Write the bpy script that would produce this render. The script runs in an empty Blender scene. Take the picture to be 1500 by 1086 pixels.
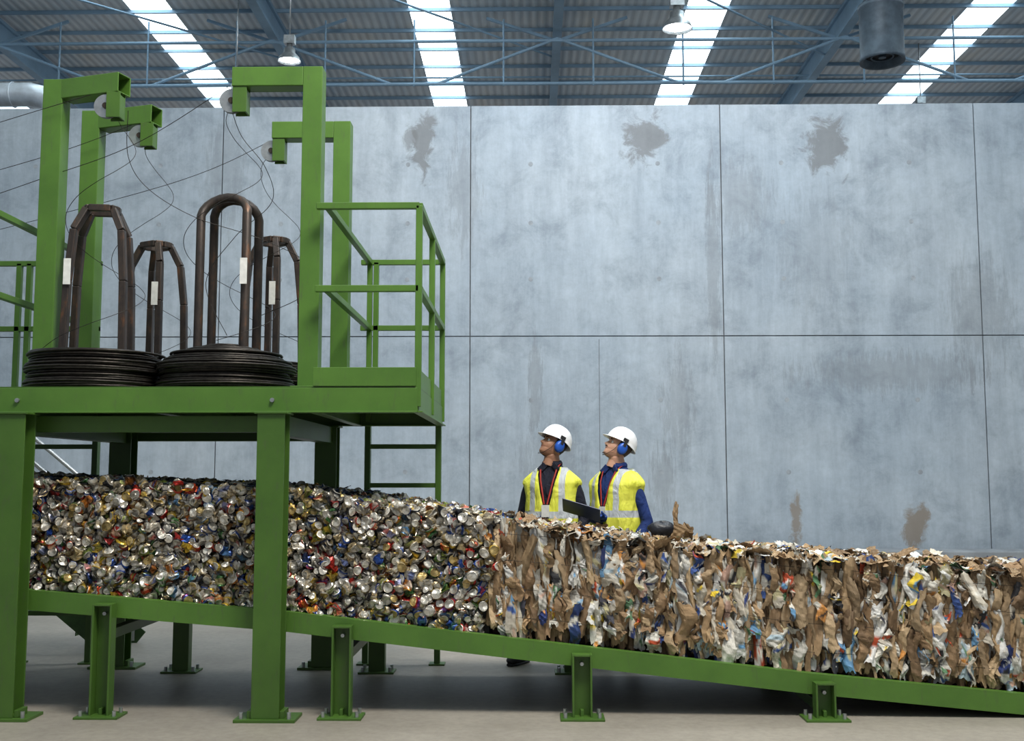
import bpy, math, random
import numpy as np
from mathutils import Vector, Matrix
random.seed(7); rng=np.random.default_rng(11)
scn=bpy.context.scene
scn.view_settings.view_transform='Standard'
scn.view_settings.gamma=.93

# ------------------------------------------------------------ node helpers
def new_mat(name):
    m=bpy.data.materials.new(name); m.use_nodes=True
    nt=m.node_tree; b=nt.nodes['Principled BSDF']
    return m,nt,b
def N(nt,t,**kw):
    n=nt.nodes.new(t)
    for k,v in kw.items(): setattr(n,k,v)
    return n
def noise(nt,vec,scale,detail=6,rough=.6,dist=0):
    n=N(nt,'ShaderNodeTexNoise'); n.inputs['Scale'].default_value=scale
    n.inputs['Detail'].default_value=detail; n.inputs['Roughness'].default_value=rough
    n.inputs['Distortion'].default_value=dist
    if vec is not None: nt.links.new(vec,n.inputs['Vector'])
    return n.outputs['Fac']
def ramp(nt,fac,stops):
    r=N(nt,'ShaderNodeValToRGB'); e=r.color_ramp.elements
    while len(e)<len(stops): e.new(.5)
    for i,(p,c) in enumerate(stops):
        e[i].position=p; e[i].color=(*c,1) if len(c)==3 else c
    nt.links.new(fac,r.inputs['Fac']); return r.outputs['Color']
def mix(nt,fac,a,b,mode='MIX'):
    m=N(nt,'ShaderNodeMix',data_type='RGBA',blend_type=mode)
    for s,v in ((m.inputs[0],fac),(m.inputs[6],a),(m.inputs[7],b)):
        if isinstance(v,(int,float)): s.default_value=v
        elif isinstance(v,tuple): s.default_value=(*v,1)
        else: nt.links.new(v,s)
    return m.outputs[2]
def math_(nt,op,a,b=None,clamp=False):
    m=N(nt,'ShaderNodeMath',operation=op,use_clamp=clamp)
    for s,v in ((m.inputs[0],a),(m.inputs[1],b)):
        if v is None: continue
        if isinstance(v,(int,float)): s.default_value=v
        else: nt.links.new(v,s)
    return m.outputs[0]
def pos(nt,scale=(1,1,1),loc=(0,0,0)):
    g=N(nt,'ShaderNodeTexCoord'); mp=N(nt,'ShaderNodeMapping')
    mp.inputs['Scale'].default_value=scale; mp.inputs['Location'].default_value=loc
    nt.links.new(g.outputs['Object'],mp.inputs['Vector']); return mp.outputs['Vector']
def bump(nt,b,h,strength=.3,dist=.01):
    n=N(nt,'ShaderNodeBump'); n.inputs['Strength'].default_value=strength; n.inputs['Distance'].default_value=dist
    nt.links.new(h,n.inputs['Height']); nt.links.new(n.outputs['Normal'],b.inputs['Normal'])
def simple(name,col,rough=.5,metal=0,nscale=8,var=.25,bmp=0,bscale=60,emit=0):
    m,nt,b=new_mat(name)
    f=noise(nt,pos(nt),nscale)
    lo=tuple(c*(1-var) for c in col); hi=tuple(min(1,c*(1+var)) for c in col)
    nt.links.new(ramp(nt,f,[(.3,lo),(.7,hi)]),b.inputs['Base Color'])
    b.inputs['Roughness'].default_value=rough; b.inputs['Metallic'].default_value=metal
    if bmp: bump(nt,b,noise(nt,pos(nt),bscale),bmp,.01)
    if emit:
        b.inputs['Emission Color'].default_value=(*col,1); b.inputs['Emission Strength'].default_value=emit
    return m
def attr_mat(name,metal,rough,bs=0,dirt=.8,ds=45):
    m,nt,b=new_mat(name)
    a=N(nt,'ShaderNodeAttribute',attribute_name='Col')
    f=noise(nt,pos(nt),ds,4,.7)
    c=mix(nt,dirt,a.outputs['Color'],ramp(nt,f,[(.3,(.45,.45,.45)),(.62,(1,1,1))]),'MULTIPLY')
    nt.links.new(c,b.inputs['Base Color'])
    b.inputs['Metallic'].default_value=metal; b.inputs['Roughness'].default_value=rough
    if bs: bump(nt,b,noise(nt,pos(nt),bs),.3,.003)
    return m

def mat_green(name,k=1):
    m,nt,b=new_mat(name)
    f=noise(nt,pos(nt),2.5,8,.65)
    c=ramp(nt,f,[(.25,(.060*k,.135*k,.022*k)),(.7,(.090*k,.192*k,.031*k))])
    f2=noise(nt,pos(nt,(9,9,2)),3,8,.8)
    c2=mix(nt,ramp(nt,f2,[(.54,(0,0,0)),(.75,(.6,.6,.6))]),c,(.08,.085,.06))
    nt.links.new(c2,b.inputs['Base Color']); b.inputs['Roughness'].default_value=.42
    bump(nt,b,noise(nt,pos(nt),90,3),.08,.003)
    return m
GREEN=mat_green('green_paint',.85); GREEN2=mat_green('green_rail_paint',1.12)
STEEL=simple('galvanised_steel',(.45,.47,.48),.35,.8,12)
DARKSTEEL=simple('oily_wire',(.035,.03,.026),.4,.6,30,.5)
m,nt,b=new_mat('mill_scale_steel')
f=noise(nt,pos(nt,(3,3,1)),6,8,.7)
nt.links.new(ramp(nt,f,[(.3,(.03,.027,.028)),(.55,(.065,.05,.042)),(.72,(.17,.08,.04))]),b.inputs['Base Color'])
b.inputs['Metallic'].default_value=.4; b.inputs['Roughness'].default_value=.45; RUST=m
BLACK=simple('black_rubber',(.015,.015,.017),.6,0,20)
WHITE=simple('white_plastic',(.82,.83,.85),.3,0,10,.04)
LABEL=simple('paper_label',(.75,.75,.72),.7,0,30,.1)
ROOFSTEEL=simple('roof_steel_paint',(.24,.36,.47),.5,.0,1,.2)
DUCT=simple('duct_metal',(.6,.65,.7),.35,.5,5,.2)
FANM=simple('fan_dark',(.09,.12,.15),.5,.2,5,.3)

# ------------------------------------------------------------ mesh builder
class MB:
    def __init__(s): s.v=[]; s.f=[]; s.m=[]; s.sm=[]
    def add(s,vs,fs,mi=0,smooth=False):
        o=len(s.v); s.v+= [tuple(v) for v in vs]
        for f in fs: s.f.append(tuple(i+o for i in f)); s.m.append(mi); s.sm.append(smooth)
    def box(s,c,size,rot=None,mi=0):
        hx,hy,hz=[k/2 for k in size]
        vs=[Vector((x,y,z)) for x in(-hx,hx) for y in(-hy,hy) for z in(-hz,hz)]
        if rot is not None: vs=[rot@v for v in vs]
        c=Vector(c); vs=[v+c for v in vs]
        s.add(vs,[(0,1,3,2),(4,6,7,5),(0,4,5,1),(2,3,7,6),(0,2,6,4),(1,5,7,3)],mi)
    def span(s,a,b_,mi=0):
        a=Vector(a);b_=Vector(b_); s.box((a+b_)/2,[abs(q) for q in (b_-a)],None,mi)
    def beam(s,p,q,w,h,mi=0,up=(0,0,1)):
        p=Vector(p);q=Vector(q);d=(q-p); L=d.length; d.normalize(); up=Vector(up)
        if abs(d.dot(up))>.98: up=Vector((0,1,0))
        y=up.cross(d).normalized(); z=d.cross(y)
        R=Matrix((d,y,z)).transposed()
        s.box((p+q)/2,(L,w,h),R,mi)
    def tube(s,pts,rad,seg=10,mi=0,up=(0,0,1),cap=True,smooth=True,closed=False):
        pts=[Vector(p) for p in pts]; n=len(pts); rings=[]; up=Vector(up)
        prev=None
        for i,p in enumerate(pts):
            if closed: t=pts[(i+1)%n]-pts[(i-1)%n]
            else: t=pts[min(i+1,n-1)]-pts[max(i-1,0)]
            t.normalize()
            if prev is None:
                u=up if abs(t.dot(up))<.95 else Vector((0,1,0))
                a=t.cross(u).normalized()
            else:
                a=(prev-t*prev.dot(t)).normalized()
            prev=a; bb=a.cross(t)
            r=rad[i] if isinstance(rad,(list,tuple)) else rad
            ra,rb=(r if isinstance(r,(list,tuple)) else (r,r))
            rings.append([p+a*ra*math.cos(k*2*math.pi/seg)+bb*rb*math.sin(k*2*math.pi/seg) for k in range(seg)])
        vs=[v for r in rings for v in r]; fs=[]
        m=n if closed else n-1
        for i in range(m):
            j=(i+1)%n
            for k in range(seg):
                l=(k+1)%seg; fs.append((i*seg+k,i*seg+l,j*seg+l,j*seg+k))
        s.add(vs,fs,mi,smooth)
        if cap and not closed:
            s.add(rings[0],[tuple(range(seg))[::-1]],mi,False); s.add(rings[-1],[tuple(range(seg))],mi,False)
    def cyl(s,p,q,r,seg=20,mi=0,smooth=True): s.tube([p,q],r,seg,mi,smooth=smooth)
    def grid(s,P,mi=0,smooth=True,wrap=False):
        R=len(P);C=len(P[0]); vs=[v for r in P for v in r]; fs=[]
        for i in range(R-1):
            for j in range(C if wrap else C-1):
                k=(j+1)%C; fs.append((i*C+j,i*C+k,(i+1)*C+k,(i+1)*C+j))
        s.add(vs,fs,mi,smooth)
    def xform(s,M,start=0):
        s.v[start:]=[tuple(M@Vector(v)) for v in s.v[start:]]
    def obj(s,name,mats,parent=None,bevel=0,solid=0,sub=0):
        me=bpy.data.meshes.new(name); me.from_pydata(s.v,[],s.f)
        for m in (mats if isinstance(mats,(list,tuple)) else [mats]): me.materials.append(m)
        me.polygons.foreach_set('material_index',s.m); me.polygons.foreach_set('use_smooth',s.sm); me.update()
        ob=bpy.data.objects.new(name,me); scn.collection.objects.link(ob)
        if parent is not None:
            ob.parent=parent; ob.matrix_parent_inverse=parent.matrix_basis.inverted()
        if solid:
            md=ob.modifiers.new('solid','SOLIDIFY'); md.thickness=solid; md.offset=0
        if sub:
            md=ob.modifiers.new('sub','SUBSURF'); md.levels=sub; md.render_levels=sub
        if bevel:
            md=ob.modifiers.new('bev','BEVEL'); md.width=bevel; md.segments=2; md.limit_method='ANGLE'
        return ob
def empty(name,loc=(0,0,0)):
    e=bpy.data.objects.new(name,None); e.location=loc; e.empty_display_size=.2
    scn.collection.objects.link(e); return e
def np_mesh(name,V,F,C,mat,smooth=False,parent=None):
    me=bpy.data.meshes.new(name); me.vertices.add(len(V)); me.vertices.foreach_set('co',V.astype(np.float32).ravel())
    me.loops.add(len(F)*4); me.loops.foreach_set('vertex_index',F.astype(np.int32).ravel())
    me.polygons.add(len(F)); me.polygons.foreach_set('loop_start',np.arange(0,len(F)*4,4,dtype=np.int32))
    me.polygons.foreach_set('use_smooth',np.full(len(F),smooth))
    me.update(calc_edges=True)
    a=me.attributes.new('Col','FLOAT_COLOR','POINT')
    a.data.foreach_set('color',np.hstack([C,np.ones((len(C),1))]).astype(np.float32).ravel())
    me.materials.append(mat); me.validate()
    ob=bpy.data.objects.new(name,me); scn.collection.objects.link(ob)
    if parent is not None: ob.parent=parent; ob.matrix_parent_inverse=parent.matrix_basis.inverted()
    return ob
def bake(ob):
    dg=bpy.context.evaluated_depsgraph_get(); dg.update()
    me=bpy.data.meshes.new_from_object(ob.evaluated_get(dg)); ob.modifiers.clear(); ob.data=me; return ob

# ------------------------------------------------------------ camera
cam=bpy.data.cameras.new('camera'); co=bpy.data.objects.new('camera',cam); scn.collection.objects.link(co)
cam.lens=38.4; cam.sensor_width=36; cam.clip_end=200
co.location=(0,0,1.42); co.rotation_euler=(math.radians(95.6),0,math.radians(1.0)); scn.camera=co

# ------------------------------------------------------------ floor
m,nt,b=new_mat('concrete_floor')
f=noise(nt,pos(nt),.7,10,.65); f2=noise(nt,pos(nt),18,8,.7)
c=ramp(nt,f,[(.3,(.26,.235,.20)),(.7,(.40,.365,.315))])
c=mix(nt,.6,c,ramp(nt,f2,[(.3,(.65,.65,.65)),(.6,(1,1,1))]),'MULTIPLY')
nt.links.new(c,b.inputs['Base Color']); b.inputs['Roughness'].default_value=.5; bump(nt,b,f2,.15,.004)
mb=MB(); mb.span((-22,-6,-.2),(22,34,0)); mb.obj('floor',m)

# ------------------------------------------------------------ back wall
m,nt,b=new_mat('cast_concrete_wall')
P=pos(nt)
big=noise(nt,P,.35,8,.6); mid=noise(nt,P,1.6,10,.7,.3); fine=noise(nt,P,9,8,.75)
st=noise(nt,pos(nt,(3,1,.35)),1.6,6,.7)
c=ramp(nt,big,[(.3,(.36,.425,.49)),(.7,(.47,.525,.575))])
c=mix(nt,.85,c,ramp(nt,mid,[(.3,(.62,.64,.66)),(.5,(.95,.95,.95)),(.72,(1.08,1.08,1.08))]),'MULTIPLY')
c=mix(nt,.6,c,ramp(nt,st,[(.3,(.74,.75,.77)),(.6,(1.05,1.05,1.05))]),'MULTIPLY')
c=mix(nt,.4,c,ramp(nt,fine,[(.3,(.75,.75,.75)),(.6,(1.05,1.05,1.05))]),'MULTIPLY')
speck=noise(nt,P,22,4,.9)
c=mix(nt,ramp(nt,speck,[(.66,(0,0,0)),(.72,(.4,.4,.4))]),c,(.18,.19,.20))
edgeN=noise(nt,P,3.2,8,.7,.6); edgeN2=noise(nt,pos(nt,(8,1,1)),2.2,6,.8,.2)
def stain(c,x,z,rx,rz,col,amt,nz):
    mp=pos(nt,(1/rx,0,1/rz),(-x/rx,0,-z/rz))
    L=N(nt,'ShaderNodeVectorMath',operation='LENGTH'); nt.links.new(mp,L.inputs[0])
    d=math_(nt,'ADD',L.outputs['Value'],math_(nt,'MULTIPLY',math_(nt,'SUBTRACT',nz,.5),3.6))
    mk=math_(nt,'MULTIPLY',math_(nt,'SUBTRACT',1.05,d,),2.2,True)
    mk=math_(nt,'MULTIPLY',mk,amt)
    return mix(nt,mk,c,col)
dk=(.175,.18,.185)
for (x,z,rx,rz,a) in [(-1.62,6.4,.17,.5,.75),(-1.85,6.5,.13,.28,.6),(1.72,6.5,.30,.46,.75),(4.43,6.35,.32,.46,.75)]:
    c=stain(c,x,z,rx,rz,dk,a,edgeN)
for (x,z,rx,rz,a) in [(.05,2.75,.12,.75,.45),(2.15,2.5,.25,.8,.35),(5.3,2.95,1.5,.3,.35),(3.1,5.6,.5,.6,.3),(-1.0,5.7,.25,.9,.35),(4.2,4.8,.6,.9,.2),(6.6,3.8,.5,.9,.3),(-4.6,6.0,.35,.9,.3),(2.7,4.6,.12,1.6,.4),(.3,1.7,.5,.5,.35),(1.9,1.4,.2,.5,.4)]:
    c=stain(c,x,z,rx,rz,(.20,.215,.23),a,edgeN2)
for (x,z,rx,rz,a) in [(5.55,.70,.22,.34,.85),(3.83,.82,.09,.4,.8),(1.3,1.0,.4,.12,.3)]:
    c=stain(c,x,z,rx,rz,(.26,.215,.17),a,edgeN)
nt.links.new(c,b.inputs['Base Color']); b.inputs['Roughness'].default_value=.75
bump(nt,b,mid,.25,.02)
WALL=m; JOINT=simple('joint_dark',(.15,.16,.17),.9); TIE=simple('tie_hole_plug',(.32,.35,.38),.9)  # dark backing and seam strip of the panel joints
mb=MB()
xs=[-19.6,-15.86,-12.12,-8.38,-4.64,-.90,2.84,6.62,10.36,14.1,19.6]
for i in range(len(xs)-1):
    for (z0,z1) in ((0,3.49),(3.505,7.0)):
        mb.span((xs[i]+.008,16,z0),(xs[i+1]-.008,16.22,z1),0)
mb.span((-19.6,16.03,0),(19.6,16.2,6.98),1)
mb.span((1.0,15.998,1.2),(1.008,16.0,3.45),1)
for x0 in xs[2:-2]:
    for dx in (.9,2.8):
        for z in (.55,1.5,2.55,4.35,5.2,6.1):
            mb.cyl((x0+dx,15.997,z),(x0+dx,16.01,z),.035,12,2)
mb.obj('wall_back',[WALL,JOINT,TIE],bevel=.008)
mb=MB(); mb.span((2.0,15.2,0),(19,15.7,.42)); mb.obj('concrete_kerb',simple('kerb_concrete',(.28,.30,.32),.8,0,3,.2,.2),bevel=.02)

# ------------------------------------------------------------ roof
m,nt,b=new_mat('roof_sheet')
w=N(nt,'ShaderNodeTexWave',wave_type='BANDS',bands_direction='X'); w.inputs['Scale'].default_value=1.6
nt.links.new(pos(nt),w.inputs['Vector'])
f=noise(nt,pos(nt,(.8,.25,1)),1.2,6,.7)
c=ramp(nt,f,[(.3,(.55,.62,.68)),(.55,(.72,.74,.75)),(.75,(.72,.67,.60))])
c=mix(nt,.55,c,ramp(nt,w.outputs['Fac'],[(.1,(.6,.6,.62)),(.6,(1,1,1))]),'MULTIPLY')
nt.links.new(c,b.inputs['Base Color']); b.inputs['Roughness'].default_value=.6
bump(nt,b,w.outputs['Fac'],.6,.04); ROOF=m
m,nt,b=new_mat('skylight_polycarbonate')
b.inputs['Base Color'].default_value=(.8,.9,.95,1)
nz=noise(nt,pos(nt),.9,4)
nt.links.new(ramp(nt,nz,[(.3,(.60,.86,1.0)),(.65,(.90,.98,1.0))]),b.inputs['Emission Color'])
b.inputs['Emission Strength'].default_value=4.4; SKY=m
sky_x=[-14.9,-8.6,-2.28,4.0,10.35,16.7]; hw=.47
edges=[-20]+[q for x in sky_x for q in (x-hw,x+hw)]+[20]
mb=MB()
for i in range(0,len(edges),2): mb.span((edges[i],-6,12.0),(edges[i+1],34,12.12))
mb.obj('ceiling',ROOF)
for i,x in enumerate(sky_x):
    mb=MB(); mb.span((x-hw,-6,12.0),(x+hw,34,12.05)); mb.obj('window_%d'%(i+1),SKY)
roof=empty('roof_steelwork',(0,20,11.5))
mb=MB()
y=18.0
while y<34:
    mb.span((-20,y-.015,11.93),(20,y+.015,11.998)); mb.span((-20,y-.015,11.92),(20,y+.04,11.93)); y+=1.15
mb.obj('purlins',ROOFSTEEL,roof)
mb=MB()
for x in (-12.2,-5.8,.6,7.0,13.4):
    mb.span((x-.07,17.5,11.82),(x+.07,34,11.90)); mb.span((x-.012,17.5,11.35),(x+.012,34,11.82)); mb.span((x-.10,17.5,11.27),(x+.10,34,11.35))
    for yy in (24,30):
        mb.beam((x,yy,11.3),(x+1.6,yy,11.85),.06,.06); mb.beam((x,yy,11.3),(x-1.6,yy,11.85),.06,.06)
mb.obj('rafters',ROOFSTEEL,roof)
mb=MB()
for yy,zt,zb in ((23.6,11.15,10.16),):
    mb.cyl((-20,yy,zt),(20,yy,zt),.04,8); mb.cyl((-20,yy,zb),(20,yy,zb),.04,8)
    for x in np.arange(-18.6,19,2.0):
        mb.cyl((x,yy,zb-.05),(x,yy,zt+.5),.022,8)
    for x in (-12.2,-5.8,.6,7.0,13.4):
        for sgn in (1,-1):
            mb.cyl((x,yy,zt+.05),(x+sgn*2.7,yy,zb),.035,8)
for z,yy in ((11.5,20.5),(11.4,26.5)):
    mb.cyl((-20,yy,z),(20,yy,z),.025,8)
for x in (-12.2,-5.8,.6):
    mb.cyl((x,19,11.3),(x+6.4,25,11.3),.025,8)
for x in np.arange(-16,17,3.1): mb.cyl((x,21.2,11.2),(x,21.2,12.0),.016,6)
mb.cyl((-18,21.2,11.2),(18,21.2,11.2),.02,6)
mb.obj('lattice_bracing',ROOFSTEEL,roof)

fan=empty('extractor_fan',(6.62,20,9.2))
mb=MB()
R=[]
for (r,z) in ((.30,9.35),(.36,9.22),(.41,9.2),(.415,9.26),(.40,9.3),(.40,10.2),(.42,10.22),(.42,10.3),(.05,10.32)):
    R.append([(6.62+r*math.cos(a*math.pi/18),20+r*math.sin(a*math.pi/18),z) for a in range(36)])
mb.grid(R,0,True,True)
mb.cyl((6.62,20,9.33),(6.62,20,9.36),.31,30,1); mb.tube([(6.62+.2*math.cos(a*math.pi/12),20+.2*math.sin(a*math.pi/12),9.30) for a in range(24)],.018,6,0,closed=True)
mb.cyl((6.62,20,9.28),(6.62,20,9.35),.07,16,0)
for dx in (-.3,.3): mb.cyl((6.62+dx,20,10.3),(6.62+dx,20,12.0),.02,8,0)
mb.obj('fan_housing',[FANM,BLACK],fan)

def highbay(x,y,z,s=1):
    e=empty('high_bay_lamp',(x,y,z)); mb=MB()
    prof=[(.05,.32),(.06,.2),(.10,.19),(.11,.10),(.19,.02),(.215,-.05),(.22,-.06)]
    mb.grid([[(x+s*r*math.cos(a*math.pi/12),y+s*r*math.sin(a*math.pi/12),z+s*h) for a in range(24)] for r,h in prof],0,True,True)
    mb.box((x,y,z+s*.36),(.2*s,.14*s,.16*s),None,0); mb.cyl((x,y,z+s*.4),(x,y,12.0),.012,6,0)
    mb.obj('reflector',STEEL,e,solid=.005)
    mb=MB(); mb.cyl((x,y,z-.03*s),(x,y,z+.0),.17*s,20,0); mb.obj('lens',simple('lamp_glow',(.9,.97,1),.4,0,5,.02,emit=12),e)
highbay(-4.58,20,9.35); highbay(2.78,20,9.95,1.3); highbay(-6.0,21.5,9.0,.9); highbay(9.5,26,10.2)

duct=empty('ventilation_duct',(-10,17.6,7.8)); mb=MB()
mb.tube([(-19,17.6,7.8),(-8.35,17.6,7.8),(-8.1,17.62,7.74),(-7.95,17.65,7.6),(-7.9,17.65,7.3),(-7.9,17.65,0)],.2,24)
x=-18.8
while x<-8.5:
    mb.tube([(x,17.6+.205*math.cos(a*math.pi/12),7.8+.205*math.sin(a*math.pi/12)) for a in range(24)],.012,6,closed=True,up=(1,0,0)); x+=.35
mb.obj('duct_tube',DUCT,duct)

# ------------------------------------------------------------ conveyor
def rail_z(x): return np.interp(x,[-4.8,-3.03,-1.475,1.65,2.96,5.2],[.88,.736,.612,.257,.136,-.0+.02])
def top_z(x): return np.interp(x,[-4.8,-3.25,-1.67,-1.2,-.33,.93,3.03,5.2],[1.49,1.415,1.355,1.305,1.18,.995,.845,.75])
conv=empty('bale_conveyor',(-.2,7.4,0))
mb=MB(); RX=[-4.8,-3.03,-1.475,1.65,2.96,4.4]
for i in range(len(RX)-1):
    x0,x1=RX[i],RX[i+1]; z0,z1=float(rail_z(x0)),float(rail_z(x1))
    for Y,s in ((6.70,1),(8.08,-1)):
        mb.beam((x0,Y,z0-.06),(x1,Y,z1-.06),.012,.12)
        mb.beam((x0,Y+s*.03,z0-.004),(x1,Y+s*.03,z1-.004),.07,.008)
        mb.beam((x0,Y+s*.03,z0-.116),(x1,Y+s*.03,z1-.116),.07,.008)
mb.obj('side_rails',GREEN2,conv)
mb=MB()
for i in range(len(RX)-1):
    x0,x1=RX[i],RX[i+1]; z0,z1=float(rail_z(x0)),float(rail_z(x1))
    mb.beam((x0,7.39,z0-.035),(x1,7.39,z1-.035),1.34,.04)
mb.obj('bed_plate',simple('bed_steel',(.10,.10,.09),.5,.6),conv)
def cleg(mb,x,Y,zt,s):
    w=.118
    mb.span((x-w/2,Y+s*.035,0.012),(x+w/2,Y+s*.045,zt))
    mb.span((x-w/2,Y-s*.04,0.012),(x-w/2+.012,Y+s*.035,zt)); mb.span((x+w/2-.012,Y-s*.04,.012),(x+w/2,Y+s*.035,zt))
    mb.span((x-w/2+.012,Y-s*.04,zt-.012),(x+w/2-.012,Y+s*.035,zt))
    mb.span((x-.13,Y-.09,0),(x+.13,Y+.09,.014))
    mb.beam((x-.01,Y+.02,.03),(x+.01,Y+.02,.03),.06,.04)
    for dx in (-.1,.1):
        for dy in (-.055,.055): mb.cyl((x+dx,Y+dy,.012),(x+dx,Y+dy,.045),.012,6,1)
    mb.cyl((x,Y+s*.0,zt-.06),(x,Y+s*.03,zt-.06),.012,6,1)
mb=MB()
for x in (-4.0,-2.57,-1.13,.30,1.73,3.16):
    zt=float(rail_z(x))-.035
    cleg(mb,x,6.64,zt,1); cleg(mb,x,8.16,zt,-1)
    mb.span((x-.03,6.7,max(.03,zt-.22)),(x+.03,8.1,max(.09,zt-.16)))
mb.obj('support_legs',[GREEN,STEEL],conv,bevel=.002)

# ------------------------------------------------------------ platform
plat=empty('steel_platform',(-2.2,7.5,0))
X0,X1=-4.35,-.69; Y0,Y1=6.62,8.45
mb=MB()
def channel_x(mb,x0,x1,Y,z0,z1,s):
    mb.span((x0,Y-.005,z0),(x1,Y+.005,z1)); mb.span((x0,Y+s*.005,z1-.01),(x1,Y+s*.06,z1)); mb.span((x0,Y+s*.005,z0),(x1,Y+s*.06,z0+.01))
channel_x(mb,X0,X1,Y0,1.815,1.965,1); channel_x(mb,X0,X1,Y1,1.815,1.965,-1)
mb.span((X0,Y0-.03,1.812),(X1,Y0+.03,1.822))
for X in (X0,X1,-3.38,-2.3,-1.33): mb.span((X-.006,Y0+.01,1.825),(X+.006,Y1-.01,1.963)); mb.span((X-.03,Y0+.01,1.815),(X+.03,Y1-.01,1.825))
mb.obj('deck_beams',GREEN2,plat,bevel=.002)
mb=MB(); mb.span((X0,Y0+.005,1.965),(X1,Y1,1.975)); mb.obj('deck_plate',GREEN,plat)
mb=MB()
mb.span((-1.33,Y0-.01,1.975),(X1-.01,Y0+.01,2.09)); mb.span((X1-.02,Y0+.012,1.975),(X1,Y1,2.09)); mb.span((-1.33,Y1-.01,1.975),(X1-.02,Y1,2.09))
mb.span((X0,Y0,1.975),(-3.38,Y0+.01,2.06)); mb.span((X0,Y1-.01,1.975),(-3.38,Y1,2.06))
mb.obj('toe_boards',GREEN2,plat,bevel=.002)
def hcol(mb,x,y,z0,z1,w=.165,d=.15):
    mb.span((x-w/2,y-d/2,z0),(x+w/2,y-d/2+.012,z1)); mb.span((x-w/2,y+d/2-.012,z0),(x+w/2,y+d/2,z1)); mb.span((x-.005,y-d/2+.013,z0),(x+.005,y+d/2-.013,z1))
mb=MB()
for x in (-1.555,-3.12):
    for y in (6.58,8.33):
        hcol(mb,x,y,.018,1.80)
        mb.span((x-.18,y-.1,0),(x+.18,y+.12,.018)); mb.span((x-.1,y-.09,1.80),(x+.1,y+.09,1.812))
        for dx in (-.14,.14):
            mb.cyl((x+dx,y-.07,.015),(x+dx,y-.07,.055),.013,6,1)
        for a,b_ in ((-.11,-.083),(.083,.11)): mb.span((x+a,y-.06,.018),(x+b_,y+.06,.06))
    mb.cyl((x-.02,Y0-.006,1.89),(x-.02,Y0-.02,1.89),.014,8,1)
mb.obj('columns',[GREEN,STEEL],plat,bevel=.002)
mb=MB()
for y in (6.66,8.33): mb.beam((-3.1,y+.12,1.75),(-1.56,y+.12,1.75),.08,.1)
for x in (-3.12,-1.555): mb.beam((x,6.68,1.74),(x,8.25,1.74),.1,.12)
mb.obj('under_deck_bracing',GREEN,plat)
def sq(mb,p,q,w=.04): mb.beam(p,q,w,w,0)
mb=MB()
T,Mi,B=3.10,2.58,1.975
def enclosure(mb,xa,xb,inner):
    for (x,y) in ((xb,Y0+.02),(xb,Y1-.02),(inner,Y1-.02),((xb),(Y0+Y1)/2)):
        sq(mb,(x,y,1.85),(x,y,T))
    for z in (T,Mi):
        sq(mb,(xa,Y0+.02,z),(xb,Y0+.02,z)); sq(mb,(xa,Y1-.02,z),(xb,Y1-.02,z))
        sq(mb,(xb,Y0+.02,z),(xb,Y1-.02,z)); sq(mb,(inner,Y0+.02,z),(inner,Y1-.02,z))
enclosure(mb,-1.33,-.69,-1.26)
sq(mb,(-1.21,Y1-.02,1.95),(-1.21,Y1-.02,T))
mb.obj('railing_near_ladder',GREEN2,plat,bevel=.003)
mb=MB()
for (x,y) in ((-4.35,Y0+.02),(-4.35,Y1-.02),(-3.40,Y1-.02),(-3.95,Y1-.02),(-4.03,Y1-.02)): sq(mb,(x,y,1.85),(x,y,T))
for z in (T,Mi):
    sq(mb,(-4.35,Y1-.02,z),(-3.38,Y1-.02,z)); sq(mb,(-3.40,Y0+.02,z),(-3.40,Y1-.02,z)); sq(mb,(-4.35,Y0+.02,z),(-4.35,Y1-.02,z))
mb.obj('railing_far_end',GREEN2,plat,bevel=.003)
for nm,xa,xb in (('access_ladder',-1.27,-.72),('access_ladder',-3.95,-3.40)):
    e=empty(nm,((xa+xb)/2,8.5,0)); mb=MB()
    for x in (xa,xb):
        mb.span((x-.022,8.47,0.01),(x+.022,8.53,1.96)); mb.span((x-.06,8.44,0),(x+.06,8.56,.012))
    for z in (.38,.66,1.08,1.36,1.66):
        mb.span((xa,8.48,z-.018),(xb,8.52,z+.018))
    mb.obj('ladder_frame',GREEN,e,bevel=.002)
# short steel stair with handrail behind the left end
stair=empty('steel_stair',(-4.2,9.2,0)); mb=MB(); mh=MB()
for Y in (8.95,9.55):
    mb.beam((-5.1,Y,1.40),(-3.38,Y,.03),.012,.16)
    mh.tube([(-5.1,Y,2.36),(-3.55,Y,1.10),(-3.44,Y,1.0),(-3.44,Y,.02)],.018,10); mh.cyl((-4.5,Y,.95),(-4.5,Y,1.87),.016,8)
    mh.tube([(-5.1,Y,1.90),(-3.44,Y,.56)],.012,8)
for i in range(7):
    x=-3.60-i*.215; z=.17*(i+1)
    for k in range(5): mb.span((x-.10+k*.05,8.96,z-.03),(x-.095+k*.05,9.54,z))
    for yy in np.arange(9.0,9.54,.06): mb.span((x-.10,yy,z-.012),(x+.105,yy+.006,z-.002))
mb.obj('stringers_and_grating',simple('stair_green',(.05,.11,.03),.5),stair); mh.obj('handrails',STEEL,stair)

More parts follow.
